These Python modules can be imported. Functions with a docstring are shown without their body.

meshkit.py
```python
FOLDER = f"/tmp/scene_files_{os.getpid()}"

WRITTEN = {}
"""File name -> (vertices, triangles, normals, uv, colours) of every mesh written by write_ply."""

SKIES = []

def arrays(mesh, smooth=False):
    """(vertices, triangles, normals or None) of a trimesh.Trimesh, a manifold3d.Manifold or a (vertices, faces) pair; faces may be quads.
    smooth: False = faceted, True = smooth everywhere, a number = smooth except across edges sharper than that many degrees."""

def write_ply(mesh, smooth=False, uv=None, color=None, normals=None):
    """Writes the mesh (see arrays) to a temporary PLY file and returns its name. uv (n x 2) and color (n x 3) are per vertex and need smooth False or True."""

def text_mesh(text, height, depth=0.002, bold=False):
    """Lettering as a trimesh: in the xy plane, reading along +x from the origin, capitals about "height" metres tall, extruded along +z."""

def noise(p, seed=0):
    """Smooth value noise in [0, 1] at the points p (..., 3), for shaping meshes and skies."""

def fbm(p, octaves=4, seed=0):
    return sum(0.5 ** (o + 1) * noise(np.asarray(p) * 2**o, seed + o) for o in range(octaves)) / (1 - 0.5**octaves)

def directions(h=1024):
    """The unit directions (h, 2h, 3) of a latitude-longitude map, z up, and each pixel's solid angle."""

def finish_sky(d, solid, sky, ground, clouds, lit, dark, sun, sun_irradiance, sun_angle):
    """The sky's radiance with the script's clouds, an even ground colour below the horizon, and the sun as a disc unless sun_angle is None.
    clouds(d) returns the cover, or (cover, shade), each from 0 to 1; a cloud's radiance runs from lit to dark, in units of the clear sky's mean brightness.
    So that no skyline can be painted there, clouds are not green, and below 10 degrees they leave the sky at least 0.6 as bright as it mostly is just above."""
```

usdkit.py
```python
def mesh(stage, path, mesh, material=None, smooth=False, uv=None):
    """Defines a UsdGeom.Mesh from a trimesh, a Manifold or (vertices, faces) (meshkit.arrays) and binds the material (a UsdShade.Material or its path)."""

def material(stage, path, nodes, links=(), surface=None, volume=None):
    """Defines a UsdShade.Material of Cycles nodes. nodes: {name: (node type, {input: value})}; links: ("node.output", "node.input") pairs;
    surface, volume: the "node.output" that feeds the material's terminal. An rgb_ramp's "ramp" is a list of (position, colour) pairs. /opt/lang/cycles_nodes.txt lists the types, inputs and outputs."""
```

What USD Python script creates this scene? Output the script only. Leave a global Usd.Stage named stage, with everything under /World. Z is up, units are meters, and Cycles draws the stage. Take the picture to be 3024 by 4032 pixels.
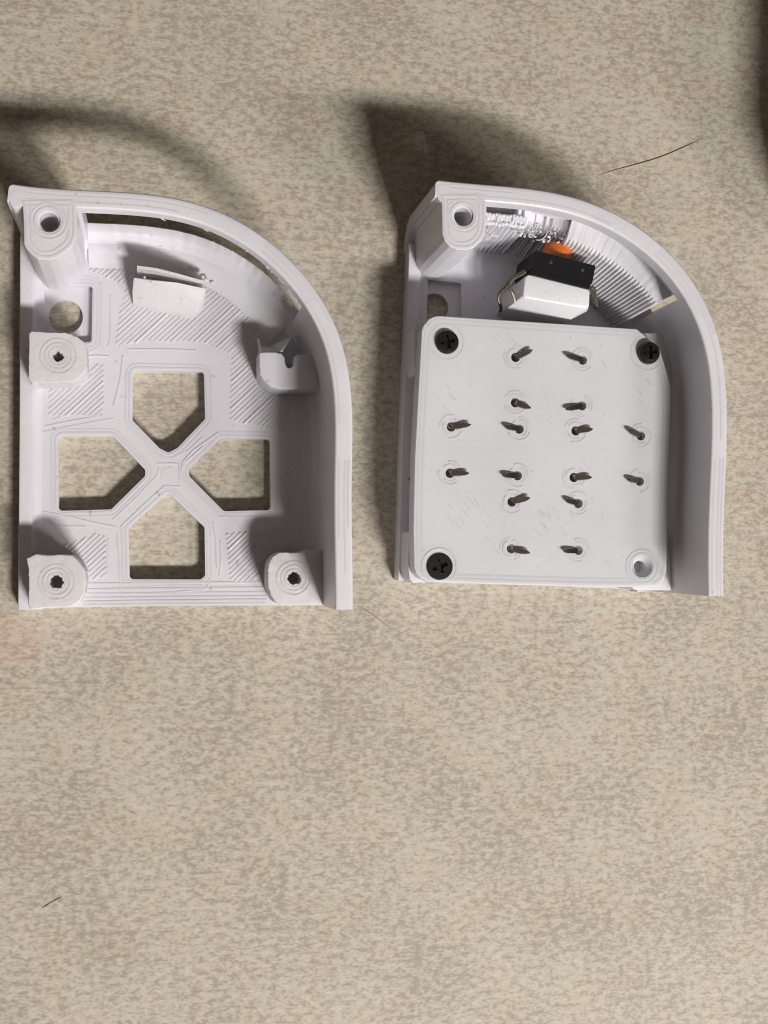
import math, random
import numpy as np, shapely, manifold3d as m3, usdkit
from shapely.geometry import Polygon, LineString, Point
from pxr import Usd, UsdGeom, UsdLux, UsdShade, Gf, Sdf

random.seed(7); rng = np.random.default_rng(7)
MM = 0.001
stage = Usd.Stage.CreateInMemory()
UsdGeom.SetStageUpAxis(stage, UsdGeom.Tokens.z); UsdGeom.SetStageMetersPerUnit(stage, 1.0)
UsdGeom.Xform.Define(stage, '/World'); UsdGeom.Scope.Define(stage, '/World/Looks')

# ------------------------------------------------------------------ camera (all construction below is in millimetres)
F, D = 4870.0, 125.0                     # focal length in photo pixels, distance to the table centre
zc = np.array([897 / F, 134 / F, 1.0]); zc /= np.linalg.norm(zc)      # world z in camera axes (right, up, back)
xc = np.array([1.0, 0, 0]); xc -= zc * (xc @ zc); xc /= np.linalg.norm(xc)
yc = np.cross(zc, xc)
RIGHT, UP, BACK = (np.array([xc[i], yc[i], zc[i]]) for i in range(3))
EYE = BACK * D
def P(px, py, z=0.0):                    # photo pixel + height above the table -> millimetres on the table plane axes
    d = RIGHT * (px - 1512) / F - UP * (py - 2016) / F - BACK
    t = (z - EYE[2]) / d[2]
    return (EYE + d * t)[:2]
def PP(pts, z): return np.array([P(x, y, z) for x, y in pts])
def zoomed(ox, oy, pts, s=0.4822): return [(ox + s * x, oy + s * y) for x, y in pts]

cam = UsdGeom.Camera.Define(stage, '/World/Camera')
cam.CreateHorizontalApertureAttr(36.0); cam.CreateVerticalApertureAttr(48.0)
cam.CreateFocalLengthAttr(F * 36.0 / 3024); cam.CreateClippingRangeAttr(Gf.Vec2f(0.005, 20.0))
cam.CreateExposureAttr(0.0)
M = np.eye(4); M[0, :3], M[1, :3], M[2, :3], M[3, :3] = RIGHT, UP, BACK, EYE * MM
UsdGeom.Xformable(cam).AddTransformOp().Set(Gf.Matrix4d(*M.ravel().tolist()))

# ------------------------------------------------------------------ lamps
def lamp(name, target, direction, dist, radius, intensity, color):
    d = np.array(direction, float); d /= np.linalg.norm(d)
    p = (np.array(target, float) + d * dist) * MM
    l = UsdLux.SphereLight.Define(stage, '/World/' + name)
    l.CreateRadiusAttr(radius * MM); l.CreateIntensityAttr(intensity); l.CreateColorAttr(Gf.Vec3f(*color))
    UsdGeom.Xformable(l).AddTranslateOp().Set(Gf.Vec3d(*p.tolist()))
H = 14.0
tip3 = lambda q: np.array([*q, 0.0])
corner = np.array([*P(1715, 705, H), H])
L1 = corner - tip3(P(1367, 392)); L2 = corner - tip3(P(1060, 375))
def panel(name, direction, dist, w, h, intensity, color):               # a long shaded lamp, its length along x, facing the table
    d = np.array(direction, float); d /= np.linalg.norm(d)
    x = np.array([1.0, 0.12, 0]); x -= d * (x @ d); x /= np.linalg.norm(x); y = np.cross(d, x)
    l = UsdLux.RectLight.Define(stage, '/World/' + name)
    l.CreateWidthAttr(w * MM); l.CreateHeightAttr(h * MM); l.CreateIntensityAttr(intensity); l.CreateColorAttr(Gf.Vec3f(*color))
    m = np.eye(4); m[0, :3], m[1, :3], m[2, :3], m[3, :3] = x, y, d, d * dist * MM
    UsdGeom.Xformable(l).AddTransformOp().Set(Gf.Matrix4d(*m.ravel().tolist()))
panel('key_lamp', L1, 900, 190, 80, 196, (1.0, 0.965, 0.925))
panel('second_lamp', L2, 1100, 210, 80, 72, (1.0, 0.95, 0.89))
room = UsdLux.RectLight.Define(stage, '/World/ceiling_light')
room.CreateWidthAttr(3.2); room.CreateHeightAttr(3.2); room.CreateIntensityAttr(0.17); room.CreateColorAttr(Gf.Vec3f(1.0, 0.80, 0.64))
UsdGeom.Xformable(room).AddTranslateOp().Set(Gf.Vec3d(0.0, 0.0, 1.7))

# ------------------------------------------------------------------ materials
def looks(name, nodes, links, surface='p.BSDF'): return usdkit.material(stage, '/World/Looks/' + name, nodes, links, surface=surface)
def plastic(name, color, rough, bump=0.00003, dirt=0.5, layers=1.0, grain=1.0):
    nodes = {
        'g': ('geometry', {}),
        'ml': ('mapping', {'scale': (60, 60, 4200)}), 'nl': ('noise_texture', {'scale': 1.0, 'detail': 2.0}),
        'nf': ('noise_texture', {'scale': 900.0, 'detail': 3.0, 'roughness': 0.6}),
        'add': ('math', {'math_type': 'multiply_add', 'value2': layers}), 'sc': ('math', {'math_type': 'multiply', 'value2': grain}),
        'b': ('bump', {'strength': 1.0, 'distance': bump}),
        'nd': ('noise_texture', {'scale': 1500.0, 'detail': 1.0}), 'rd': ('rgb_ramp', {'ramp': [(0, (0, 0, 0)), (0.73, (0, 0, 0)), (0.80, (dirt,) * 3), (1, (dirt,) * 3)]}),
        'nb': ('noise_texture', {'scale': 130.0, 'detail': 3.0}), 'rb': ('rgb_ramp', {'ramp': [(0.3, tuple(c * 0.93 for c in color)), (0.65, color)]}),
        'mx': ('mix', {'color2': (0.30, 0.27, 0.25)}),
        'p': ('principled_bsdf', {'roughness': rough, 'specular_ior_level': 0.45, 'subsurface_weight': 0.12, 'subsurface_scale': 0.0006, 'subsurface_radius': (1.0, 0.9, 0.85)})}
    links = [('g.position', 'ml.vector'), ('ml.vector', 'nl.vector'), ('g.position', 'nf.vector'), ('g.position', 'nd.vector'), ('g.position', 'nb.vector'),
             ('nf.fac', 'sc.value1'), ('nl.fac', 'add.value1'), ('sc.value', 'add.value3'), ('add.value', 'b.height'), ('b.normal', 'p.normal'),
             ('nd.fac', 'rd.fac'), ('nb.fac', 'rb.fac'), ('rb.color', 'mx.color1'), ('rd.color', 'mx.fac'), ('mx.color', 'p.base_color')]
    return looks(name, nodes, links)
WHITE = plastic('white_plastic', (0.645, 0.635, 0.685), 0.33)
CUT = plastic('cut_plastic', (0.61, 0.59, 0.605), 0.5, bump=0.00005, grain=1.6)
PLATE = plastic('plate_plastic', (0.60, 0.602, 0.635), 0.30, bump=0.00003, layers=0.3, dirt=0.55)
ROUGH = plastic('support_plastic', (0.66, 0.65, 0.69), 0.6, bump=0.00003, layers=0.4, dirt=0.2)
def plain(name, color, rough, metal=0.0, bump=0.0, scale=2500.0, spec=0.5):
    nodes = {'g': ('geometry', {}), 'n': ('noise_texture', {'scale': scale, 'detail': 3.0}), 'b': ('bump', {'strength': 1.0, 'distance': bump}),
             'r': ('rgb_ramp', {'ramp': [(0.3, tuple(c * 0.75 for c in color)), (0.7, color)]}),
             'p': ('principled_bsdf', {'roughness': rough, 'metallic': metal, 'specular_ior_level': spec})}
    return looks(name, nodes, [('g.position', 'n.vector'), ('n.fac', 'b.height'), ('b.normal', 'p.normal'), ('n.fac', 'r.fac'), ('r.color', 'p.base_color')])
BLACK = plain('black_plastic', (0.006, 0.006, 0.007), 0.5, bump=0.00002, spec=0.25)
SCREW = plain('black_steel', (0.007, 0.007, 0.0065), 0.38, bump=0.00002, spec=0.4)
METAL = plain('tinned_metal', (0.38, 0.36, 0.335), 0.25, metal=1.0, bump=0.00001)
BRASS = plain('dull_brass', (0.13, 0.112, 0.085), 0.42, metal=0.6, bump=0.00001)
ORANGE = plain('orange_plastic', (0.58, 0.135, 0.012), 0.55, bump=0.00002)
HAIR = plain('hair_brown', (0.42, 0.32, 0.20), 0.5)
CRUMB = plain('orange_crumb', (0.55, 0.27, 0.05), 0.7)
MARK = plain('grey_mark', (0.44, 0.43, 0.42), 0.6)

sx, sy = P(60, 2530)
table_nodes = {
    'g': ('geometry', {}),
    'm1': ('mapping', {'scale': (1050, 1750, 1), 'rotation': (0, 0, 0.05)}), 'n1': ('noise_texture', {'scale': 1.0, 'detail': 2.0, 'roughness': 0.5}),
    'm2': ('mapping', {'scale': (2300, 4200, 1), 'location': (3, 5, 0)}), 'n2': ('noise_texture', {'scale': 1.0, 'detail': 1.0}),
    'n3': ('noise_texture', {'scale': 110.0, 'detail': 3.0}), 'n4': ('noise_texture', {'scale': 210.0, 'detail': 2.0}),
    'a1': ('math', {'math_type': 'multiply', 'value2': 0.42}), 'a2': ('math', {'math_type': 'multiply_add', 'value2': 0.58}),
    'a3': ('math', {'math_type': 'multiply_add', 'value2': 0.30}), 'a4': ('math', {'math_type': 'subtract', 'value2': 0.15}),
    'r': ('rgb_ramp', {'ramp': [(0.35, (0.295, 0.261, 0.214)), (0.435, (0.338, 0.302, 0.247)), (0.48, (0.389, 0.351, 0.285)), (0.522, (0.424, 0.389, 0.317)), (0.59, (0.458, 0.423, 0.35)), (0.68, (0.491, 0.46, 0.392))]}),
    'r4': ('rgb_ramp', {'ramp': [(0.5, (1, 1, 1)), (0.68, (1.0, 0.965, 0.935))]}),
    'mu': ('mix', {'mix_type': 'multiply', 'fac': 1.0}),
    'dist': ('vector_math', {'math_type': 'distance', 'vector2': (sx * MM, sy * MM, 0)}), 'rs': ('rgb_ramp', {'ramp': [(0, (0.20,) * 3), (0.35, (0.14,) * 3), (1, (0, 0, 0))]}),
    'ds': ('math', {'math_type': 'multiply', 'value2': 1 / 0.0036}), 'st': ('mix', {'color2': (0.62, 0.28, 0.20)}),
    'nb': ('noise_texture', {'scale': 1400.0, 'detail': 2.0}), 'b': ('bump', {'strength': 1.0, 'distance': 0.000012}),
    'p': ('principled_bsdf', {'roughness': 0.55, 'specular_ior_level': 0.35})}
TABLE = looks('speckled_laminate', table_nodes, [
    ('g.position', 'm1.vector'), ('m1.vector', 'n1.vector'), ('g.position', 'm2.vector'), ('m2.vector', 'n2.vector'), ('g.position', 'n3.vector'), ('g.position', 'n4.vector'),
    ('n2.fac', 'a1.value1'), ('n1.fac', 'a2.value1'), ('a1.value', 'a2.value3'), ('n3.fac', 'a3.value1'), ('a2.value', 'a3.value3'), ('a3.value', 'a4.value1'),
    ('a4.value', 'r.fac'), ('n4.fac', 'r4.fac'), ('r.color', 'mu.color1'), ('r4.color', 'mu.color2'),
    ('g.position', 'dist.vector1'), ('dist.value', 'ds.value1'), ('ds.value', 'rs.fac'), ('rs.color', 'st.fac'), ('mu.color', 'st.color1'), ('st.color', 'p.base_color'),
    ('g.position', 'nb.vector'), ('nb.fac', 'b.height'), ('b.normal', 'p.normal')])

# ------------------------------------------------------------------ prims
used = {}
def numbered(path):
    n = used.get(path, 0); used[path] = n + 1
    return path if n == 0 else f'{path}_{n:03d}'
class Thing:
    def __init__(s, name, label, cat, at=(0, 0, 0), group=None):
        s.path = numbered('/World/' + name); s.at = np.array(at, float)
        x = UsdGeom.Xform.Define(stage, s.path); x.AddTranslateOp().Set(Gf.Vec3d(*(s.at * MM).tolist()))
        s.prim = x.GetPrim(); tag(s.prim, label, cat, group)
def tag(p, label=None, cat=None, group=None, kind=None):
    for k, v in (('label', label), ('category', cat), ('group', group), ('kind', kind)):
        if v: p.SetCustomDataByKey(k, v)
def arr(mesh):
    if hasattr(mesh, 'to_mesh'):
        q = mesh.to_mesh(); return np.array(q.vert_properties[:, :3], float), np.array(q.tri_verts)
    return np.asarray(mesh[0], float), np.asarray(mesh[1], int)
def join(meshes):
    vs, fs, n = [], [], 0
    for m in meshes:
        v, f = arr(m); f = np.asarray(f)
        if f.shape[1] == 4: f = np.vstack([f[:, [0, 1, 2]], f[:, [0, 2, 3]]])
        vs.append(v); fs.append(f + n); n += len(v)
    return np.vstack(vs), np.vstack(fs)
def part(owner, name, mesh, mat, label=None, kind=None, smooth=35, parent=None):
    v, f = arr(mesh)
    base = parent if parent else owner.path
    path = numbered(base + '/' + name)
    usdkit.mesh(stage, path, ((v - owner.at) * MM, f), mat, smooth=smooth)
    tag(stage.GetPrimAtPath(path), label, None, None, kind)
    return path
def lone(name, mesh, mat, label, cat, group=None, kind=None, smooth=35, at=(0, 0, 0)):
    path = numbered('/World/' + name); v, f = arr(mesh); at = np.array(at, float)
    m = usdkit.mesh(stage, path, ((v - at) * MM, f), mat, smooth=smooth)
    m.AddTranslateOp().Set(Gf.Vec3d(*(at * MM).tolist()))
    tag(m.GetPrim(), label, cat, group, kind)

# ------------------------------------------------------------------ geometry helpers
def caps(ring):                           # triangles of a closed 2-D ring (counter-clockwise)
    return np.array(m3.triangulate([np.asarray(ring, float)]), int)
def rounded(pts, r=0.25, jitter=0.0, step=0.25):
    p = Polygon(pts).buffer(0)
    if p.geom_type != 'Polygon': p = max(p.geoms, key=lambda q: q.area)
    if r: p = p.buffer(-r, 8).buffer(2 * r, 8).buffer(-r, 8)
    p = shapely.segmentize(p.simplify(0.004), step)
    c = np.array(shapely.geometry.polygon.orient(p).exterior.coords)[:-1]
    keep = np.linalg.norm(c - np.roll(c, 1, 0), axis=1) > 0.01
    c = c[keep]
    if jitter: c = c + rng.normal(0, jitter, c.shape)
    return c
def prism(ring, z0, z1, r=0.0, holes=()):  # loft with a rounded top edge; a Manifold
    ring = np.asarray(ring, float); n = len(ring)
    levels = [(0, z0), (0, z1)] if r <= 0 else [(0, z0), (0, z1 - r), (r * 0.12, z1 - r * 0.5), (r * 0.4, z1 - r * 0.13), (r, z1)]
    rings, poly = [], Polygon(ring)
    for inset, z in levels:
        q = ring
        if inset > 0:
            b = poly.buffer(-inset, 8)
            if b.geom_type != 'Polygon': b = max(b.geoms, key=lambda g: g.area)
            e = b.exterior
            q = np.array([e.interpolate(e.project(Point(x))).coords[0] for x in ring])
        rings.append(np.column_stack([q, np.full(n, z)]))
    v = np.vstack(rings); f = []
    for k in range(len(levels) - 1):
        for i in range(n):
            a, b, c, d = k * n + i, k * n + (i + 1) % n, (k + 1) * n + (i + 1) % n, (k + 1) * n + i
            f += [(a, b, c), (a, c, d)]
    t = caps(ring)
    f += [tuple(x) for x in t[:, ::-1]] + [tuple(x + (len(levels) - 1) * n) for x in t]
    out = m3.Manifold(m3.Mesh(np.asarray(v, np.float32), np.asarray(f, np.uint32)))
    if out.is_empty(): out = m3.Manifold.extrude(m3.CrossSection([ring]), z1 - z0).translate((0, 0, z0))
    for h in holes: out = out - h
    return out
def cyl(c, r, z0, z1, r2=None, seg=28): return m3.Manifold.cylinder(z1 - z0, r, r if r2 is None else r2, seg).translate((c[0], c[1], z0))
def ragged_hole(c, r, z0, z1, j=0.12, n=22):
    a = np.linspace(0, 2 * np.pi, n, endpoint=False); rr = r * (1 + rng.normal(0, j, n))
    return m3.Manifold.extrude(m3.CrossSection([np.column_stack([c[0] + rr * np.cos(a), c[1] + rr * np.sin(a)])]), z1 - z0).translate((0, 0, z0))
def resample(pts, step):
    l = LineString(pts); n = max(2, int(round(l.length / step)) + 1)
    return np.array([l.interpolate(t, normalized=True).coords[0] for t in np.linspace(0, 1, n)])
def spline(pts, step):
    from scipy.interpolate import splprep, splev
    pts = np.array(pts, float); tck, _ = splprep(pts.T, s=len(pts) * 0.002, k=3)
    return resample(np.array(splev(np.linspace(0, 1, 600), tck)).T, step)
def frames(path):
    t = np.gradient(path, axis=0); t /= np.linalg.norm(t, axis=1, keepdims=True)
    return np.column_stack([t[:, 1], -t[:, 0]])           # points to the right of travel: the inside
def sweep(path, profile):                 # profile: (k,2) of (inset, z), or one per path point
    path = np.asarray(path, float); nr = frames(path); N = len(path)
    prof = np.asarray(profile, float); prof = np.broadcast_to(prof, (N,) + prof.shape[-2:]); k = prof.shape[1]
    v = np.empty((N, k, 3)); v[:, :, :2] = path[:, None, :] + nr[:, None, :] * prof[:, :, :1]; v[:, :, 2] = prof[:, :, 1]
    f = []
    for i in range(N - 1):
        for j in range(k):
            a, b, c, d = i * k + j, i * k + (j + 1) % k, (i + 1) * k + (j + 1) % k, (i + 1) * k + j
            f += [(a, b, c), (a, c, d)]
    for base, row, flip in ((0, prof[0], False), ((N - 1) * k, prof[-1], True)):
        area = 0.5 * np.sum(row[:, 0] * np.roll(row[:, 1], -1) - np.roll(row[:, 0], -1) * row[:, 1])
        ring = row if area > 0 else row[::-1]; idx = np.arange(k) if area > 0 else np.arange(k)[::-1]
        t = idx[caps(ring)] + base
        f += [tuple(x) for x in (t[:, ::-1] if flip else t)]
    v, f = v.reshape(-1, 3), np.array(f)
    q = v[f]; vol = np.einsum('ij,ij->i', q[:, 0], np.cross(q[:, 1], q[:, 2])).sum()
    return v, (f if vol > 0 else f[:, ::-1])
def ridge(path, w, h, z):                 # one extruded bead of plastic lying on a surface
    path = np.asarray(path, float)
    if len(path) < 2 or LineString(path).length < 0.15: return None
    prof = np.array([(-w / 2, z - 0.04), (-w / 2 * 0.8, z + h * 0.55), (0, z + h), (w / 2 * 0.8, z + h * 0.55), (w / 2, z - 0.04)])
    return sweep(path, prof)
def beads(lines, w, h, z):
    out = []
    for l in lines:
        r = ridge(l, w, h * (1 + 0.25 * rng.standard_normal()), z)
        if r is not None: out.append(r)
    return join(out)
def hatch(poly, angle, pitch, inset=0.0, wob=0.0):
    poly = Polygon(poly).buffer(0)
    if inset: poly = poly.buffer(-inset)
    c = np.array(poly.centroid.coords[0]); d = np.array([math.cos(angle), math.sin(angle)]); n = np.array([-d[1], d[0]])
    out = []
    for k in range(-150, 150):
        o = c + n * (k * pitch)
        s = LineString([o - d * 80, o + d * 80]).intersection(poly)
        for g in getattr(s, 'geoms', [s]):
            if g.geom_type == 'LineString' and g.length > 0.3:
                a, b = np.array(g.coords[0]), np.array(g.coords[-1]); e = (b - a) / np.linalg.norm(b - a)
                out.append([a + e * rng.uniform(0, .12), b - e * rng.uniform(0, .12)])
    return out
def clip_lines(geoms, area):
    out = []
    for g in geoms:
        s = g.intersection(area)
        for q in getattr(s, 'geoms', [s]):
            if q.geom_type == 'LineString' and q.length > 0.4: out.append(resample(np.array(q.coords), 0.35))
    return out
def tube(pts, r, seg=7, flat=1.0):
    pts = np.asarray(pts, float); t = np.gradient(pts, axis=0); t /= np.linalg.norm(t, axis=1, keepdims=True)
    r = np.broadcast_to(np.asarray(r, float), (len(pts),))
    up = np.array([0, 0, 1.0]); v = []
    for p, d, rr in zip(pts, t, r):
        a = np.cross(d, up)
        if np.linalg.norm(a) < 1e-3: a = np.array([1.0, 0, 0])
        a /= np.linalg.norm(a); b = np.cross(a, d)
        for k in range(seg):
            th = 2 * np.pi * k / seg
            v.append(p + rr * (a * math.cos(th) + b * flat * math.sin(th)))
    f = []
    for i in range(len(pts) - 1):
        for k in range(seg):
            a, b = i * seg + k, i * seg + (k + 1) % seg
            f += [(a, a + seg, b + seg), (a, b + seg, b)]
    for k in range(1, seg - 1):
        f += [(0, k, k + 1), ((len(pts) - 1) * seg, (len(pts) - 1) * seg + k + 1, (len(pts) - 1) * seg + k)]
    v, f = np.array(v), np.array(f); q = v[f]
    vol = np.einsum('ij,ij->i', q[:, 0] - v[0], np.cross(q[:, 1] - v[0], q[:, 2] - v[0])).sum()
    return v, (f if vol > 0 else f[:, ::-1])
def curve3(pts, n=14):
    from scipy.interpolate import splprep, splev
    pts = np.array(pts, float); tck, _ = splprep(pts.T, s=0, k=min(3, len(pts) - 1))
    return np.array(splev(np.linspace(0, 1, n), tck)).T
def hull(points): return m3.Manifold.hull_points(np.asarray(points, np.float32))

# ------------------------------------------------------------------ the table
a = 0.6 / MM
lone('tabletop', (np.array([(-a, -a, 0), (a, -a, 0), (a, a, 0), (-a, a, 0)], float), np.array([(0, 1, 2), (0, 2, 3)])), TABLE,
     'beige mottled laminate tabletop under the two white printed parts', 'tabletop', kind='structure', smooth=False)

# ------------------------------------------------------------------ the printed shells
T, ZF, ZL, ZB, ZBOSS, ZLIP = 1.62, 1.6, 3.05, 12.45, 6.0, 2.4
def arc(cx, cz, r, a0, a1, n=7): return [(cx + r * math.cos(t), cz + r * math.sin(t)) for t in np.linspace(math.radians(a0), math.radians(a1), n)]
EXT = arc(3.4, 3.42, 3.4, 270, 180, 9)                                     # rounded outside bottom edge
RIM_TOP = arc(0.22, H - 0.22, 0.22, 180, 90, 4) + arc(T - 0.22, H - 0.22, 0.22, 90, 0, 4)
RI = 2.0
FULL = EXT + RIM_TOP + arc(T + RI, ZF + RI - 0.04, RI, 180, 270, 9) + [(T + RI, 0.03)]
ext_low = [p for p in EXT if p[1] < ZL - 0.05]
LOW = ext_low + [(0.02, ZL - 0.08), (0.1, ZL), (0.75, ZL - 0.02), (1.1, ZL - 0.18), (1.8, ZL - 0.85), (2.6, ZF + 0.55), (3.4, ZF + 0.16), (4.2, ZF - 0.04), (4.2, 0.03)]
BRIDGE = [(0.05, ZB)] + RIM_TOP + [(T, ZB)]

def shell_walls(t, outer_px, slot0, slot1, mat=WHITE):
    """Rim, wall and the long opening under the rim; slot0/slot1: photo points where the opening starts and ends."""
    path = spline(PP(outer_px, H), 0.35); ls = LineString(path)
    cut = lambda p: int(np.argmin(np.linalg.norm(path - P(*p, H), axis=1)))
    i0, i1 = cut(slot0), cut(slot1)
    st = np.concatenate([[0, .04, .1, .2, .33], np.linspace(.5, ls.project(Point(path[i0])), max(4, i0))])
    p0 = np.array([ls.interpolate(x).coords[0] for x in st]); prof0 = np.array(FULL)[None].repeat(len(st), 0).copy()
    for k, x in enumerate(st):
        if x < .5: prof0[k, :, 0] = np.maximum(prof0[k, :, 0], .5 - math.sqrt(.25 - (.5 - x) ** 2))
    part(t, 'back_wall', sweep(p0, prof0), mat)
    low = np.array(LOW)[None].repeat(i1 - i0 + 1, 0).copy()
    nz = rng.normal(0, 0.035, (i1 - i0 + 1, 1))
    low[:, len(ext_low):len(ext_low) + 4, 1] += nz                          # ragged cut edge
    part(t, 'low_wall', sweep(path[i0:i1 + 1], low), mat)
    part(t, 'rim_bridge', sweep(path[i0:i1 + 1], BRIDGE), mat)
    part(t, 'side_wall', sweep(path[i1:], FULL), mat)
    nr = frames(path)
    lines = [path + nr * o for o in (0.34, 0.66, 1.18)]
    part(t, 'rim_print_lines', beads([l[i:i + int(rng.integers(18, 60))] for l in lines for i in range(4, len(l) - 20, 62)], 0.24, 0.018, H), mat, kind='stuff')
    return path, nr, i0, i1

def lip(t, px, mat=WHITE):
    path = resample(PP(px, ZLIP), 1.0)
    prof = [(0.12, 0.0), (0.0, 0.25), (0, ZLIP - 0.15), (0.05, ZLIP - 0.04), (0.15, ZLIP), (1.1, ZLIP), (1.22, ZLIP - 0.05), (1.28, ZLIP - 0.2), (1.4, ZF + 0.35), (1.7, ZF + 0.1), (2.2, ZF - 0.04), (2.2, 0.03)]
    part(t, 'edge_lip', sweep(path, prof), mat)
    return path

# ---- shell with the open cross-shaped pad cut-outs (left in the photo)
A = Thing('printed_shell', 'empty white printed half shell with four cross-arranged button openings, left one', 'printed shell', (*P(640, 1560), 0), None)
outerA = [(36, 722), (53, 723), (145, 731), (289, 743), (434, 754), (579, 764), (675, 777), (796, 804), (893, 842), (965, 882), (1038, 931), (1110, 989), (1182, 1062), (1232, 1127), (1274, 1196), (1308, 1254), (1336, 1313), (1358, 1378), (1373, 1451), (1381, 1528), (1385, 1610), (1387, 1720), (1388, 1900), (1388, 2100), (1389, 2300), (1391, 2400)]
pathA, nrA, a0, a1 = shell_walls(A, outerA, (322, 746), (1250, 1152))
lipA = lip(A, [(70, 2402), (76, 1700), (78, 930)])
topL = [(523, 1458), (804, 1463), (808, 1650), (700, 1763), (663, 1783), (628, 1765), (521, 1655)]
leftL = [(229, 1716), (445, 1716), (572, 1850), (572, 1874), (438, 2006), (231, 2012)]
rightL = [(869, 1724), (1064, 1729), (1066, 2009), (881, 2013), (745, 1875), (744, 1845)]
botL = [(655, 1945), (668, 1945), (806, 2076), (808, 2268), (790, 2282), (511, 2281), (506, 2079)]
padholes = [rounded(PP(h, ZF), 0.38) for h in (topL, leftL, rightL, botL)]
inner = pathA + nrA * 3.0
ring = [tuple(P(88, 2395, ZF)), *[tuple(x) for x in [P(640, 2386, ZF), P(1230, 2383, ZF)]], *[tuple(x) for x in inner[::-1] if x[1] > P(1230, 2383, ZF)[1] + 0.05], tuple(P(95, 960, ZF))]
floorA = Polygon(ring).buffer(0)
led = P(256, 1241, ZF); pocket = rounded(PP(zoomed(0, 1000, [(268, 262), (757, 262), (748, 722), (258, 722)]), ZF), 0.3)
fl = prism(rounded(np.array(floorA.exterior.coords)[:-1], 0.0, step=3.0), 0.0, ZF)
for h in padholes: fl = fl - m3.Manifold.extrude(m3.CrossSection([h]), 6).translate((0, 0, -2))
fl = fl - m3.Manifold.extrude(m3.CrossSection([pocket]), 3).translate((0, 0, 0.75)) - cyl(led, 1.62, -1, 4, seg=48)
part(A, 'floor_plate', fl, WHITE)
# rounded pocket frame around the light hole
pk = Polygon(pocket)
padpolys = [Polygon(h) for h in padholes]
bosspx = {
    'ul': zoomed(0, 1000, [(235, 650), (260, 628), (430, 640), (540, 640), (620, 670), (680, 712), (702, 745), (710, 940), (690, 970), (640, 1020), (580, 1042), (440, 1050), (300, 1050), (268, 1072), (230, 1022), (236, 800)]),
    'll': zoomed(0, 1600, [(215, 1240), (290, 1208), (400, 1218), (480, 1208), (590, 1215), (655, 1275), (696, 1340), (702, 1420), (690, 1530), (650, 1600), (580, 1640), (420, 1648), (340, 1648), (245, 1665), (228, 1620), (236, 1400), (228, 1300)]),
    'lr': zoomed(700, 1700, [(735, 1130), (745, 1065), (780, 1015), (830, 985), (1000, 985), (1070, 965), (1240, 965), (1240, 1415), (850, 1420), (800, 1395), (760, 1340), (735, 1260)]),
    'ur': zoomed(700, 1200, [(665, 390), (720, 384), (800, 386), (850, 400), (876, 432), (878, 480), (895, 512), (920, 518), (940, 500), (943, 470), (945, 432), (975, 408), (1085, 405), (1160, 420), (1205, 690), (1060, 690), (840, 690), (760, 670), (700, 620), (668, 560)])}
bossA = {}
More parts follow.
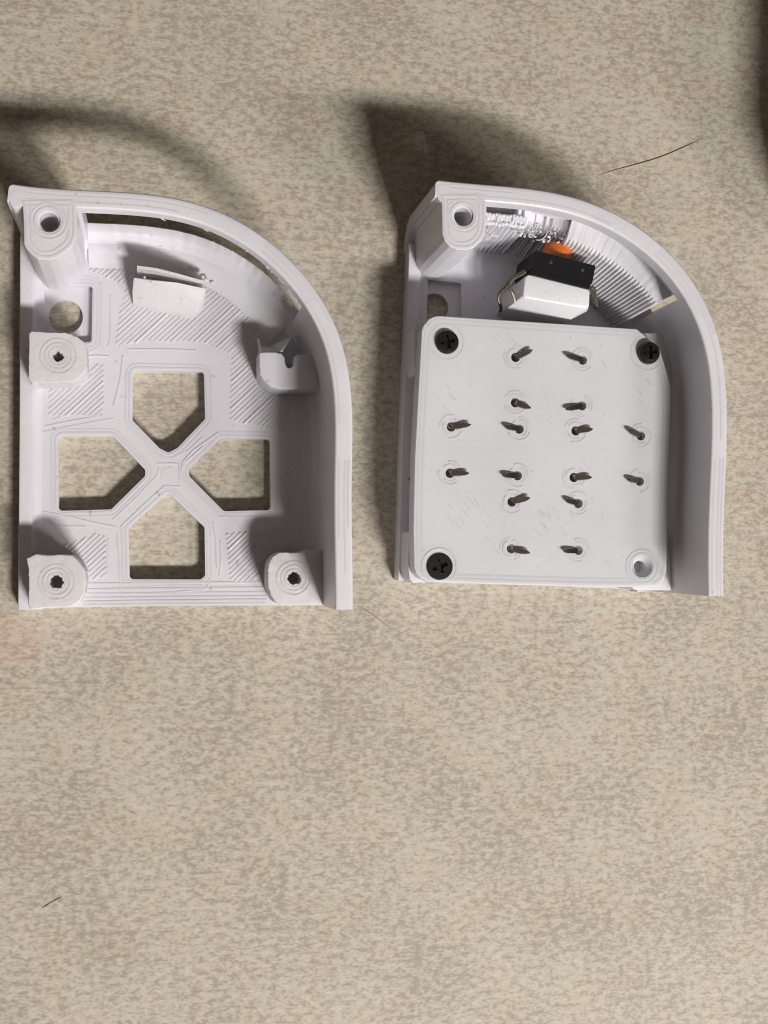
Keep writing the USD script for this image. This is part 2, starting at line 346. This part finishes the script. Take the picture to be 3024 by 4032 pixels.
for key, hole in (('ul', (0 + .4822 * 478, 1000 + .4822 * 835)), ('ll', (.4822 * 463, 1600 + .4822 * 1435)), ('lr', (700 + .4822 * 948, 1700 + .4822 * 1198)), ('ur', None)):
    ringb = rounded(PP(bosspx[key], ZBOSS), 0.12, jitter=0.018, step=0.3)
    hs = [ragged_hole(P(*hole, ZBOSS), {'ul': 0.50, 'll': 0.62, 'lr': 0.60}[key], 1.8, 9)] if hole else []
    b = prism(ringb, ZF - 0.3, ZBOSS, 0.14, hs)
    part(A, 'screw_boss', b, CUT if key != 'ur' else WHITE, 'screw boss torn open along its upper edge' if key == 'ur' else None)
    bossA[key] = Polygon(ringb)
    if hole:                                # print contours round the screw hole, on the boss top
        c = P(*hole, ZBOSS); rings = [LineString(np.array(Point(c).buffer(r, 16).exterior.coords)) for r in (0.85, 1.2, 1.6)]
        part(A, 'boss_print_lines', beads(clip_lines(rings, bossA[key].buffer(-0.25)), 0.26, 0.035, ZBOSS), CUT, kind='stuff')
# torn remains of the broken boss
low_ur = rounded(PP(zoomed(700, 1200, [(640, 430), (650, 395), (690, 345), (770, 340), (930, 275), (985, 290), (1085, 330), (1110, 470), (900, 540)]), 2.6), 0.1, jitter=0.03)
part(A, 'torn_base', prism(low_ur, ZF - 0.3, 2.5, 0.1), WHITE)
q = lambda x, y, z, o=(700, 1200), s=.4822: np.array([*P(o[0] + s * x, o[1] + s * y, z), z])
def shard(a, b, c, th=0.16):
    n = np.cross(b - a, c - a); n /= np.linalg.norm(n); return hull([p + n * s for p in (a, b, c) for s in (-th / 2, th / 2)])
part(A, 'torn_flake', shard(q(760, 345, 2.4), q(940, 255, 3.6), q(850, 375, 4.9)), WHITE)
part(A, 'torn_flake', shard(q(655, 275, 4.2), q(700, 390, 5.4), q(668, 395, 3.0)), WHITE)
part(A, 'torn_flake', shard(q(690, 345, 4.2), q(860, 378, 5.0), q(680, 392, 5.6)), WHITE)
part(A, 'torn_flake', shard(q(940, 255, 4.6), q(1000, 262, 4.0), q(985, 380, 3.2)), WHITE)
# corner post with its screw hole
def post(t, pxring, blockpx, hole, r):
    ringp = rounded(PP(pxring, H), 0.2)
    c = P(*hole, H)
    body = prism(ringp, ZF - 0.4, H + 0.02, 0.12, [cyl(c, r, 5, 20), cyl(c, r * 1.22, H - 0.25, 20)])
    part(t, 'corner_post', body, WHITE)
    part(t, 'corner_block', prism(rounded(PP(blockpx, H), 0.3), 4.0, H + 0.012, 0.1), WHITE)
    rings = [LineString(np.array(Point(c).buffer(x, 20).exterior.coords)) for x in (r + 0.42, r + 0.75)]
    pl = Polygon(ringp).buffer(-0.15)
    ins = [LineString(np.array(pl.buffer(-x).exterior.coords)) for x in (0.12, 0.5)]
    part(t, 'post_print_lines', beads(clip_lines(rings + ins, pl), 0.26, 0.03, H + 0.02), WHITE, kind='stuff')
post(A, zoomed(0, 690, [(140, 190), (185, 250), (193, 400), (195, 560), (212, 598), (250, 640), (305, 685), (400, 692), (470, 675), (530, 632), (590, 585), (628, 500), (628, 235), (600, 190)]),
     zoomed(0, 690, [(72, 150), (70, 200), (88, 245), (112, 276), (150, 264), (182, 246), (240, 236), (240, 120), (110, 110)]), (.4822 * 400, 690 + .4822 * 375), 0.80)
postA = Polygon(PP(zoomed(0, 690, [(140, 190), (195, 560), (250, 640), (400, 692), (590, 585), (628, 500), (628, 235)]), H))
# trimmed clip in the middle
w = lambda x, y, z: np.array([*P(450 + .2712 * x, 1000 + .2712 * y, z), z])
clip = hull([w(275, 760, 1.55), w(1130, 960, 1.55), w(1290, 790, 1.55), w(285, 345, 5.2), w(500, 385, 5.3), w(900, 415, 5.2), w(1320, 505, 4.9), w(330, 420, 1.55), w(1330, 620, 1.55), w(262, 560, 3.2), w(1200, 700, 3.6)])
part(A, 'trimmed_clip', clip, CUT)
back = [w(330, 190, 5.9), w(600, 225, 5.8), w(900, 300, 5.5), w(1330, 420, 4.4)]
sheet = []
for p, p2 in zip(back[:-1], back[1:]):
    d = (p2 - p)[:2]; d /= np.linalg.norm(d); nn = np.array([-d[1], d[0], 0]) * 0.14
    lowp = [np.array([*x[:2], 1.5]) for x in (p, p2)]
    sheet.append(hull([y + s * nn for y in (p, p2, *lowp) for s in (-1, 1)]))
part(A, 'clip_sheet', sum(sheet[1:], sheet[0]), CUT, 'thin sliver standing behind the trimmed clip')
part(A, 'plastic_burr', join([arr(m3.Manifold.sphere(rr, 10).translate(tuple(w(x, y, z)))) for x, y, z, rr in ((1270, 335, 3.0, .28), (1330, 375, 2.4, .25), (1420, 410, 1.8, .22), (540, 405, 5.2, .12), (440, 340, 5.3, .14))]), CUT)

burrs = []
for k in range(26):
    u = rng.beta(2.6, 0.8); i = a0 + 3 + int(u * (a1 - a0 - 5)); low_ = rng.random() < .5
    c = pathA[i] + nrA[i] * ((rng.uniform(.0, .35) if low_ else T + rng.normal(0, .03)))
    q0 = np.array([*c, ZL - .05 if low_ else ZB + rng.uniform(0, .15)]); a_ = math.atan2(*(pathA[i + 1] - pathA[i])[::-1]) + rng.normal(0, .45); L_ = rng.uniform(.15, .5) * (1.6 if u > .85 else 1)
    d_ = np.array([math.cos(a_), math.sin(a_), rng.uniform(-.2, .3)])
    burrs.append(tube(np.array([q0, q0 + d_ * L_ * .5, q0 + d_ * L_]), np.array([.09, .075, .02]) * rng.uniform(.6, 1.2), 5))
part(A, 'torn_edge', join(burrs), CUT, kind='stuff')
# print texture of the floor: diagonal fill and contour beads
wallfoot = Polygon(np.vstack([pathA + nrA * 4.1, [P(95, 2400, ZF)], [P(95, 960, ZF)]])).buffer(0)
blocked = shapely.union_all([pk.buffer(1.05), *[p.buffer(1.0) for p in padpolys], *[b.buffer(0.1) for b in bossA.values()], postA.buffer(0.2)])
def region(px): return Polygon(PP(px, ZF)).buffer(0).intersection(wallfoot).difference(blocked)
fills = [region([(310, 1000), (560, 985), (760, 1020), (900, 1090), (1000, 1200), (1060, 1330), (1180, 1560), (1187, 2170), (1060, 2260), (985, 2290), (905, 2290), (890, 2100), (1120, 2080), (1130, 1700), (905, 1660), (912, 1400), (800, 1350), (560, 1345), (455, 1370), (470, 1230), (500, 1130), (310, 1052)]),
         region([(345, 1440), (412, 1430), (412, 1600), (390, 1640), (190, 1640), (195, 1530)]),
         region([(246, 2150), (380, 2100), (420, 2111), (420, 2270), (347, 2292), (309, 2230)])]
for g in fills:
    for piece in getattr(g, 'geoms', [g]):
        if piece.geom_type == 'Polygon' and piece.area > 1: part(A, 'infill_lines', beads(hatch(piece, math.radians(44), 0.375), 0.335, 0.07, ZF), WHITE, kind='stuff')
open_floor = wallfoot.difference(shapely.union_all([pk.buffer(0.02), *[p.buffer(0.05) for p in padpolys], *[b for b in bossA.values()], postA]))
cont = [LineString(np.array(p.buffer(o, 8).exterior.coords)) for p in padpolys for o in (0.28, 0.62, 0.95)] + [LineString(np.array(pk.buffer(o, 8).exterior.coords)) for o in (0.2, 0.55, 0.9)]
cont_ok = [c for c in cont]
lines = []
for p in padpolys:
    others = shapely.union_all([o.buffer(0.75) for o in padpolys if o is not p])
    for o in (0.25, 0.6): lines += clip_lines([LineString(np.array(p.buffer(o, 8).exterior.coords))], open_floor.difference(others))
lines += clip_lines([LineString(np.array(pk.buffer(o, 6).exterior.coords)) for o in (0.2, 0.52, 0.86)], open_floor)
part(A, 'contour_lines', beads(lines, 0.30, 0.034, ZF), WHITE, kind='stuff')
def zl(o, *ls): return [PP(zoomed(*o, l), ZF) for l in ls]
seams = zl((0, 1600), [(920, 930), (1100, 760), (1285, 565), (1300, 500)], [(985, 990), (1180, 800), (1345, 650), (1470, 655)], [(370, 165), (560, 125), (830, 78), (660, 68), (540, 70), (440, 110)], [(350, 862), (560, 900), (760, 950), (940, 985)], [(400, 930), (440, 962), (500, 978), (710, 982)],
           [(960, 1040), (975, 1260), (985, 1490)], [(880, 1080), (878, 1380)], [(1285, 470), (1460, 468), (1475, 600)], [(1320, 590), (1325, 520), (1400, 500)], [(1490, 520), (1500, 470), (1659, 330)], [(1410, 425), (1540, 360), (1659, 250)], [(340, 215), (600, 160), (930, 100)])
seams += zl((700, 1700), [(350, 890), (355, 1040), (340, 1180)], [(290, 745), (315, 900), (322, 1120)], [(0, 1305), (230, 1292), (258, 1230)], [(30, 330), (40, 250), (130, 150), (330, 12)], [(340, 700), (420, 690), (520, 800)])
seams += zl((0, 1000), [(1060, 780), (1300, 778), (1600, 790)], [(1005, 830), (985, 1020), (930, 1244)], [(905, 330), (905, 700), (880, 760)], [(705, 838), (780, 832), (890, 836)])
part(A, 'print_seams', beads([resample(l, 0.3) for l in seams], 0.24, 0.05, ZF), WHITE, kind='stuff')
edge = [LineString(PP([(330, y), (640, y - 4), (1050, y - 8)], ZF)) for y in (2300, 2322, 2340, 2356, 2370, 2382)]
part(A, 'front_edge_lines', beads(clip_lines(edge, open_floor.union(Polygon(ring).buffer(0)).difference(shapely.union_all([b for b in bossA.values()]))), 0.30, 0.05, ZF), WHITE, kind='stuff')

# ---- shell that carries the switch plate (right in the photo)
B = Thing('printed_shell', 'white printed half shell holding the screwed plate and the orange push button, right one', 'printed shell', (*P(2200, 1500), 0), None)
outerB = [(1716, 706), (1741, 708), (1838, 718), (1982, 733), (2127, 748), (2200, 761), (2296, 785), (2393, 823), (2489, 877), (2586, 949), (2658, 1019), (2721, 1096), (2769, 1173), (2808, 1255), (2835, 1340), (2851, 1420), (2860, 1510), (2863, 1600), (2862, 1700), (2859, 1800), (2856, 2039), (2852, 2250), (2850, 2346)]
pathB, nrB, b0, b1 = shell_walls(B, outerB, (1914, 726), (2748, 1135))
lipB = lip(B, [(1567, 2285), (1582, 1750), (1602, 1248), (1611, 959)])
innerB = pathB + nrB * 3.0
bl, br = P(1580, 2283, ZF), P(2640, 2326, ZF)
ringB = [tuple(bl), tuple(br), *[tuple(x) for x in innerB[::-1] if x[1] > br[1] + 0.05], tuple(P(1640, 930, ZF))]
ledB = P(1719, 1204, ZF)
pocketB = rounded(PP(zoomed(1500, 650, [(302, 925), (660, 962), (650, 1400), (290, 1380)]), ZF), 0.3)
flB = prism(rounded(ringB, 0.0, step=3.0), 0.0, ZF) - m3.Manifold.extrude(m3.CrossSection([pocketB]), 3).translate((0, 0, 0.75)) - cyl(ledB, 1.42, -1, 4, seg=48)
part(B, 'floor_plate', flB, WHITE)
post(B, zoomed(1500, 650, [(470, 230), (496, 320), (500, 560), (520, 620), (560, 665), (620, 690), (700, 693), (765, 670), (820, 620), (850, 560), (862, 480), (862, 300), (800, 230)]),
     zoomed(1500, 650, [(446, 165), (446, 230), (462, 270), (488, 304), (540, 300), (580, 230), (580, 150), (490, 150)]), (1500 + .4822 * 672, 650 + .4822 * 415), 0.80)
for px in (zoomed(1500, 1200, [(268, 180), (300, 130), (600, 120), (700, 200), (700, 560), (285, 560), (270, 500)]),
           zoomed(1500, 1750, [(228, 715), (300, 690), (700, 700), (720, 1110), (300, 1128), (262, 1135), (232, 1100), (220, 1000)]),
           zoomed(2200, 1750, [(560, 760), (900, 760), (925, 1193), (620, 1188), (590, 1160)]),
           zoomed(2200, 1200, [(560, 230), (830, 230), (900, 330), (925, 660), (560, 660)])):
    part(B, 'screw_boss', prism(rounded(PP(px, ZBOSS - 0.02), 0.25), ZF - 0.3, ZBOSS - 0.02, 0.12), WHITE)
# break-away support left in the long opening
def curtain(t, name, s0, s1, nb_, nt, nbot, zt, amp, pitch=0.44, mat=ROUGH, wob=0.03):
    ls = LineString(pathB); a_, b_ = ls.project(Point(P(*s0, H))), ls.project(Point(P(*s1, H)))
    n = int((b_ - a_) / (pitch / 4)); S = np.linspace(a_, b_, n)
    pts = np.array([ls.interpolate(s).coords[0] for s in S]); prof = []
    wav = rng.normal(0, wob, n // 4 + 3)
    for i, s in enumerate(S):
        u = (s - a_) / (b_ - a_); z = amp * math.cos(2 * math.pi * (s - a_) / pitch); j = wav[i // 4]; k2 = wav[(i // 4 + 1)]
        zt_ = zt(u) + 2.0 * j + 0.06 * z; nt_ = nt(u) + z + j
        prof.append([(nb_, ZF - 0.1), (nb_, zt_ - 0.35), (nb_ + 0.25, zt_ - 0.05), (max(nb_ + .4, nt_ - 0.35), zt_), (max(nb_ + .45, nt_), zt_ - 0.35), ((nt_ + nbot(u)) / 2 + k2 * 1.6, (zt_ + ZF) / 2 + z), (nbot(u) + z, ZF + 0.1), (nbot(u) + z, ZF - 0.1)])
    part(t, name, sweep(pts, prof), mat)
curtain(B, 'support_block', (1925, 728), (2135, 750), 1.25, lambda u: 2.3, lambda u: 3.1, lambda u: 9.6, 0.16, pitch=0.5, wob=0.05)
curtain(B, 'support_block', (2100, 746), (2355, 803), 0.12, lambda u: 2.2 - 0.6 * math.sin(math.pi * u), lambda u: 2.9 + 0.5 * u, lambda u: 9.4 - 1.3 * math.sin(math.pi * u), 0.14, pitch=0.36, wob=0.11)
curtain(B, 'support_block', (2325, 794), (2732, 1112), 0.12, lambda u: 2.75 - 0.25 * u, lambda u: 4.3 - 0.3 * u, lambda u: 9.4, 0.12, pitch=0.46, wob=0.01)
ia, ib = (int(np.argmin(np.linalg.norm(pathB - P(*p, H), axis=1))) for p in ((1916, 726), (2734, 1114)))
part(B, 'support_sheet', sweep(pathB[ia:ib + 1], [(0.12, ZL - 0.6), (0.12, ZB + 0.06), (0.45, ZB + 0.06), (0.45, ZL - 0.6)]), ROUGH)
def along(p, n):
    i = int(np.argmin(np.linalg.norm(pathB - P(*p, H), axis=1))); return pathB[i] + nrB[i] * n
blobs = []
for k in range(17):
    u = k / 16; pt = (1932 + u * 196, 728 + u * 22)
    for n_, z_, r_ in ((1.5, 9.62, .17), (2.28, 9.5, .23)):
        c = along(pt, n_ + rng.normal(0, .04)); blobs.append(arr(m3.Manifold.sphere(1, 10).scale((r_ * rng.uniform(.85, 1.25), r_, r_ * rng.uniform(.7, 1.1))).translate((*c, z_ - r_ * .4))))
for k in range(70):
    u = rng.uniform(0, 1); pt = (2080 + u * 280, 744 + u * 62)
    c = along(pt, rng.uniform(1.2, 2.9)); z_ = rng.uniform(7.6, 9.5) - 1.0 * math.sin(math.pi * u)
    a_ = rng.uniform(0, 6.28); L_ = rng.uniform(.12, .34); q0 = np.array([*c, z_]); d_ = np.array([math.cos(a_), math.sin(a_), rng.uniform(-.4, .7)])
    blobs.append(tube(curve3([q0, q0 + d_ * L_ * .5 + rng.normal(0, .06, 3), q0 + d_ * L_], 6), rng.uniform(.05, .12) * np.array([1, 1, 1, .9, .7, .4]), 6))
part(B, 'support_crumbs', join(blobs), ROUGH, kind='stuff')
# ledge that carries the push button
h_ = lambda x, y, z: np.array([*P(1900 + .3014 * x, 900 + .3014 * y, z), z])
hold = [h_(565, 640, 8.9), h_(600, 618, 9.0), h_(720, 640, 9.0), h_(1370, 805, 9.0), h_(1392, 830, 8.9), h_(1380, 1000, 8.6), h_(1340, 1035, 8.5), h_(560, 900, 8.6), h_(545, 860, 8.7),
        h_(380, 1005, 7.0), h_(400, 940, 7.0), h_(1365, 1062, 8.0), h_(1165, 1166, 7.4), h_(900, 1100, 7.3)]
hold = hull([p + o for p in hold for o in np.array([(.13, 0, -.13), (-.13, 0, -.13), (0, .13, -.13), (0, -.13, -.13), (0, 0, 0), (.08, .08, -.05), (-.08, -.08, -.05)])] + [np.array([*p[:2], 1.55]) for p in hold])
part(B, 'button_ledge', hold, PLATE)
strings = [[h_(345, 1050, 1.7), h_(348, 1100, 1.7), h_(330, 1190, 1.8)], [h_(585, 1068, 1.7), h_(650, 1125, 1.9), h_(700, 1160, 2.0), h_(725, 1215, 2.2)], [h_(1295, 1110, 1.8), h_(1340, 1180, 2.2), h_(1440, 1262, 2.4)]]
r5 = lambda x, y, z: np.array([*P(1500 + .4822 * x, 650 + .4822 * y, z), z])
for s in strings: part(B, 'plastic_strand', tube(curve3(s), 0.022, 5), WHITE)
for s, r in (([r5(1185, 535, 9.4), r5(1225, 565, 9.8), r5(1268, 590, 9.9)], 0.075), ([r5(1345, 520, 9.2), r5(1350, 570, 9.5), r5(1310, 608, 9.4), r5(1270, 610, 9.2)], 0.05), ([r5(850, 545, 9.0), r5(900, 572, 9.4), r5(960, 578, 9.5)], 0.07), ([r5(925, 545, 9.2), r5(900, 575, 9.5), r5(860, 610, 9.2)], 0.06)):
    part(B, 'plastic_strand', tube(curve3(s), r, 6), ROUGH)

# ------------------------------------------------------------------ switch plate with its bent pins
ZP = 8.0
platepx = [(1659, 1301), (1666, 1281), (1688, 1255), (1707, 1245), (1727, 1242), (2509, 1294), (2557, 1335), (2600, 1372), (2619, 1435), (2637, 1500), (2643, 1533), (2643, 1634), (2639, 1760), (2630, 2088), (2627, 2240), (2618, 2285), (2596, 2308), (2480, 2312), (2300, 2311), (1770, 2296), (1690, 2292), (1655, 2278), (1636, 2256), (1629, 2232), (1626, 2088), (1632, 1800), (1645, 1560)]
Pl = Thing('switch_plate', 'white plastic plate with sixteen bent metal pins poking through, screwed in the right shell', 'plate', (*P(2135, 1780, 6), ZBOSS))
pins = [((1100, 430), (1238, 368), 0), ((195, 452), (55, 410), 1), ((1098, 800), (1225, 845), 0), ((190, 825), (55, 855), 1), ((575, 997), (735, 978), 0), ((1130, 1015), (1005, 992), 0), ((140, 1030), (280, 1015), 1), ((670, 1070), (558, 1018), 1),
        ((565, 235), (720, 235), 2), ((1115, 255), (990, 252), 2), ((125, 270), (272, 268), 3), ((660, 300), (555, 283), 3), ((1070, 470), (1218, 435), 2), ((160, 482), (50, 452), 3), ((1065, 852), (1217, 886), 2), ((160, 865), (38, 872), 3)]
org = [(1500, 1200), (2200, 1200), (1500, 1750), (2200, 1750)]
px = lambda k, p: (org[k][0] + .4822 * p[0], org[k][1] + .4822 * p[1])
pinpos = [(P(*px(k, h), ZP), P(*px(k, t), ZP + 0.42)) for h, t, k in pins]
open_hole = P(*px(3, (682, 998)), ZP)
screws = [(P(*px(0, (537, 307)), ZP), 1.14, 0.45, 0.25, 0.2), (P(*px(1, (726, 398)), ZP), 1.10, 0.75, 0.4, 0.1), (P(*px(2, (479, 997)), ZP), 1.28, 0.16, 0.1, 0.35)]
holes = [cyl(c, 0.46, 5, 9, seg=20) for c, _ in pinpos] + [cyl(open_hole, 0.58, 4, 9), cyl(open_hole, 0.60, ZP - 0.75, ZP + 0.01, 1.1), cyl(screws[2][0], 0.7, ZP - 0.6, ZP + 0.01, 1.30)]
body = prism(rounded(PP(platepx, ZP), 0.3), ZBOSS, ZP, 0.22)
for h in holes: body = body - h
part(Pl, 'panel', body, PLATE)
rings = []
ppoly = Polygon(PP(platepx, ZP)).buffer(-0.4)
hole_area = shapely.union_all([Point(c).buffer(0.5) for c, _ in pinpos])
for c, _ in pinpos:
    for r in (0.82, 1.12):
        a0_ = rng.uniform(0, 6.28)
        for k in range(2):
            th = np.linspace(a0_ + k * 3.14, a0_ + k * 3.14 + rng.uniform(1.2, 2.6), 16); rings.append(LineString(np.column_stack([c[0] + r * np.cos(th), c[1] + r * np.sin(th)])))
rings += [LineString(np.array(Point(open_hole).buffer(r, 20).exterior.coords)) for r in (1.3, 1.65)]
rings += [LineString(np.array(Point(s[0]).buffer(r, 20).exterior.coords)) for s in screws for r in (1.7,)]
part(Pl, 'hole_print_lines', beads(clip_lines(rings, ppoly.difference(hole_area)), 0.28, 0.036, ZP), PLATE, kind='stuff')
border = [LineString(np.array(Polygon(PP(platepx, ZP)).buffer(-o, 6).exterior.coords)) for o in (0.42, 0.8)]
part(Pl, 'border_print_lines', beads([resample(np.array(b.coords), 0.6) for b in border], 0.3, 0.014, ZP), PLATE, kind='stuff')
for (h, t) in pinpos:
    d = t - h; L = np.linalg.norm(d); d /= L; s = np.array([-d[1], d[0]])
    secs = [(0.0, 6.6, .30), (0.02, ZP - 0.25, .30), (0.13, ZP + 0.04, .31), (L * 0.45, ZP + 0.22, .30), (L * 0.75, ZP + 0.34, .26), (L * 0.92, ZP + 0.40, .14), (L, ZP + 0.42, .03)]
    C = np.array([(*(h + d * x), z) for x, z, _ in secs]); tg = np.gradient(C, axis=0); tg /= np.linalg.norm(tg, axis=1, keepdims=True)
    v, f = [], []
    for (x, z, wd), c, g in zip(secs, C, tg):
        sd = np.array([*s, 0.0]); nn = np.cross(g, sd)
        v += [c + sd * wd - nn * .07, c + sd * wd * .8 + nn * .07, c - sd * wd * .8 + nn * .07, c - sd * wd - nn * .07]
    n = len(secs)
    for i in range(n - 1):
        for k in range(4):
            a_, b_ = i * 4 + k, i * 4 + (k + 1) % 4; f += [(a_, b_, b_ + 4), (a_, b_ + 4, a_ + 4)]
    f += [(0, 2, 1), (0, 3, 2), (n * 4 - 4, n * 4 - 3, n * 4 - 2), (n * 4 - 4, n * 4 - 2, n * 4 - 1)]
    v, f = np.array(v), np.array(f); qv = v[f] - v.mean(0); vol = np.einsum('ij,ij->i', qv[:, 0], np.cross(qv[:, 1], qv[:, 2])).sum()
    part(Pl, 'pin', (v, f if vol > 0 else f[:, ::-1]), METAL)
# short dark scratches in the plate's fill
scr = []
for cx, cy, n_, sp in ((1900, 2020, 9, 60), (1750, 2035, 6, 40), (2170, 1980, 14, 55), (2160, 2060, 10, 45), (1800, 1590, 5, 60), (1760, 1560, 4, 25), (2130, 1620, 4, 40), (2390, 2220, 3, 30), (1960, 2180, 4, 50), (2380, 1380, 5, 60), (2520, 1560, 8, 40), (1960, 1345, 4, 40)):
    for _ in range(n_):
        x, y = cx + rng.normal(0, sp), cy + rng.normal(0, sp); l = rng.uniform(4, 16)
        scr.append([P(x - l, y - l * 1.15, ZP), P(x + l, y + l * 1.15, ZP)])
part(Pl, 'scratch', beads([s for s in scr], 0.045, 0.006, ZP), MARK, kind='stuff')

# ------------------------------------------------------------------ screws
slabels = ['glossy black cross-head screw at the upper left corner of the white plate', 'black cross-head screw at the upper right corner of the white plate', 'matte black countersunk cross-head screw at the lower left corner of the white plate']
for (c, r, z, rr, ang), lb in zip(screws, slabels):
    s = Thing('screw', lb, 'screw', (*c, ZP))
    ringc = np.column_stack([c[0] + r * np.cos(np.linspace(0, 2 * np.pi, 40, endpoint=False)), c[1] + r * np.sin(np.linspace(0, 2 * np.pi, 40, endpoint=False))])
    head = prism(ringc, ZP - 0.02 if z > 0.2 else ZP - 0.3, ZP + z, rr)
    for k in range(2):
        head = head - m3.Manifold.cube((r * 1.18, r * 0.30, 1.0), True).rotate((0, 0, math.degrees(ang) + 90 * k)).translate((c[0], c[1], ZP + z + 0.5 - 0.32))
    head = head - cyl(c, r * 0.26, ZP + z - 0.45, ZP + z + 1, r * 0.34)
    part(s, 'head', head, SCREW); part(s, 'shank', cyl(c, 0.4, 2.5, ZP - 0.2, seg=16), SCREW)

# ------------------------------------------------------------------ push button lying against the wall
K = Thing('push_button', 'small black push button switch with an orange plunger on a white ledge', 'switch', (*P(2210, 1060, 5.5), 3.4))
zt = 9.4
TL, TR, BR, BL = (h_(*p, zt) for p in ((690, 285), (1480, 485), (1440, 800), (660, 590)))
e1 = TR - TL; wlen = np.linalg.norm(e1); e1 /= wlen; e3 = np.array([-e1[1], e1[0], 0.0]); dep = 6.0
bodyh = np.linalg.norm((BL - TL)[:2])
O = TL.copy()
def kp(u, v_, z): return O + e1 * u + e3 * v_ + np.array([0, 0, z])
main = hull([kp(u, v_, z) for u in (0.05, wlen - 0.05) for v_ in (0, -bodyh * 0.80) for z in (0, -dep)] + [kp(u, v_, z) for u in (0, wlen) for v_ in (-.05, -bodyh * 0.78) for z in (-.06, -dep + .06)])
part(K, 'housing', main, BLACK)
part(K, 'base', hull([kp(u, v_, z) for u in (0.12, wlen - 0.12) for v_ in (-bodyh * 0.79, -bodyh * 1.03) for z in (-0.12, -dep + 0.1)]), BLACK)
axis0 = kp(wlen / 2 - 0.25, -0.02, -2.3); ln = 1.7
th = np.linspace(0, 2 * np.pi, 40, endpoint=False); v = []
for off, rr in ((0, 1.45), (ln - 0.25, 1.45), (ln - 0.06, 1.37), (ln, 1.2)):
    v += [axis0 + e3 * off + rr * (e1 * math.cos(x) + np.array([0, 0, 1.0]) * math.sin(x)) for x in th]
part(K, 'plunger', hull(v), ORANGE)
for u, vv in ((0.28, 0.32), (0.80, 0.30)):
    c = kp(wlen * u, -bodyh * 0.8 * 0.42, 0.0)
    part(K, 'rivet', cyl(c[:2], 0.2, zt - 0.1, zt + 0.05, 0.16, seg=16), plain('rivet_grey', (0.06, 0.06, 0.06), 0.4) if u < 0.5 else UsdShade.Material.Get(stage, '/World/Looks/rivet_grey'))
legs = [[(560, 545, 7.4), (470, 600, 7.3), (385, 650, 7.0), (300, 770, 6.4), (222, 850, 5.9), (208, 910, 5.6), (232, 1000, 5.2), (230, 1085, 4.6)],
        [(560, 560, 9.0), (470, 615, 8.9), (385, 670, 8.8), (352, 740, 8.7), (385, 820, 8.6), (410, 880, 8.4), (425, 955, 8.1)],
        [(1425, 765, 9.0), (1452, 785, 8.9), (1467, 850, 8.4), (1480, 930, 7.8), (1497, 1015, 7.2)],
        [(1415, 790, 6.5), (1430, 830, 6.2), (1445, 900, 5.6), (1455, 960, 5.0), (1478, 1035, 4.2)]]
for L_ in legs: part(K, 'terminal', tube(curve3([h_(*p) for p in L_], 22), 0.185, 8, 0.55), BRASS)

# ------------------------------------------------------------------ bits lying about
def hair(pts, r, label, cat='hair', lift=0.08):
    c = curve3([(*P(x, y, r), r + lift * math.sin(math.pi * i / (len(pts) - 1))) for i, (x, y) in enumerate(pts)], 18)
    rad = r * np.concatenate([np.linspace(.35, 1, 5), np.ones(8), np.linspace(1, .3, 5)])
    lone('hair', tube(c, rad, 6), HAIR, label, cat, at=(*c[9][:2], 0))
hair([(2359, 690), (2498, 651), (2607, 618), (2697, 579), (2771, 544)], 0.042, 'longest brown hair, lying on the tabletop above the right shell')
hair([(1425, 2392), (1480, 2431), (1530, 2469)], 0.036, 'short dark hair on the tabletop just beside the lower right end of the left shell')
hair([(165, 3578), (207, 3553), (245, 3532)], 0.036, 'tiny brown hair alone on the empty lower left of the tabletop')
cb = np.array([*P(1611, 1884, 2.5), ZLIP])
lone('crumb', hull(cb + np.array([(-.12, -.1, 0), (.1, -.12, 0), (.14, .1, 0), (0, .2, 0), (-.06, -.24, .02), (.06, .08, .16), (-.05, 0, .14)])), CRUMB, 'tiny orange crumb on the left edge lip of the right shell', 'crumb', at=cb)

# white printed part lying just outside the right edge: its shadow falls into the picture
Cc = Thing('printed_block', 'white printed block just outside the right edge that casts the dark corner shadow', 'printed block', (*P(3500, 500), 0))
part(Cc, 'body', prism(rounded(PP([(3385, 790), (3395, 300), (3430, -400), (3900, -400), (3900, 1130), (3520, 1020)], H), 0.8), 0, H, 0.3), WHITE)
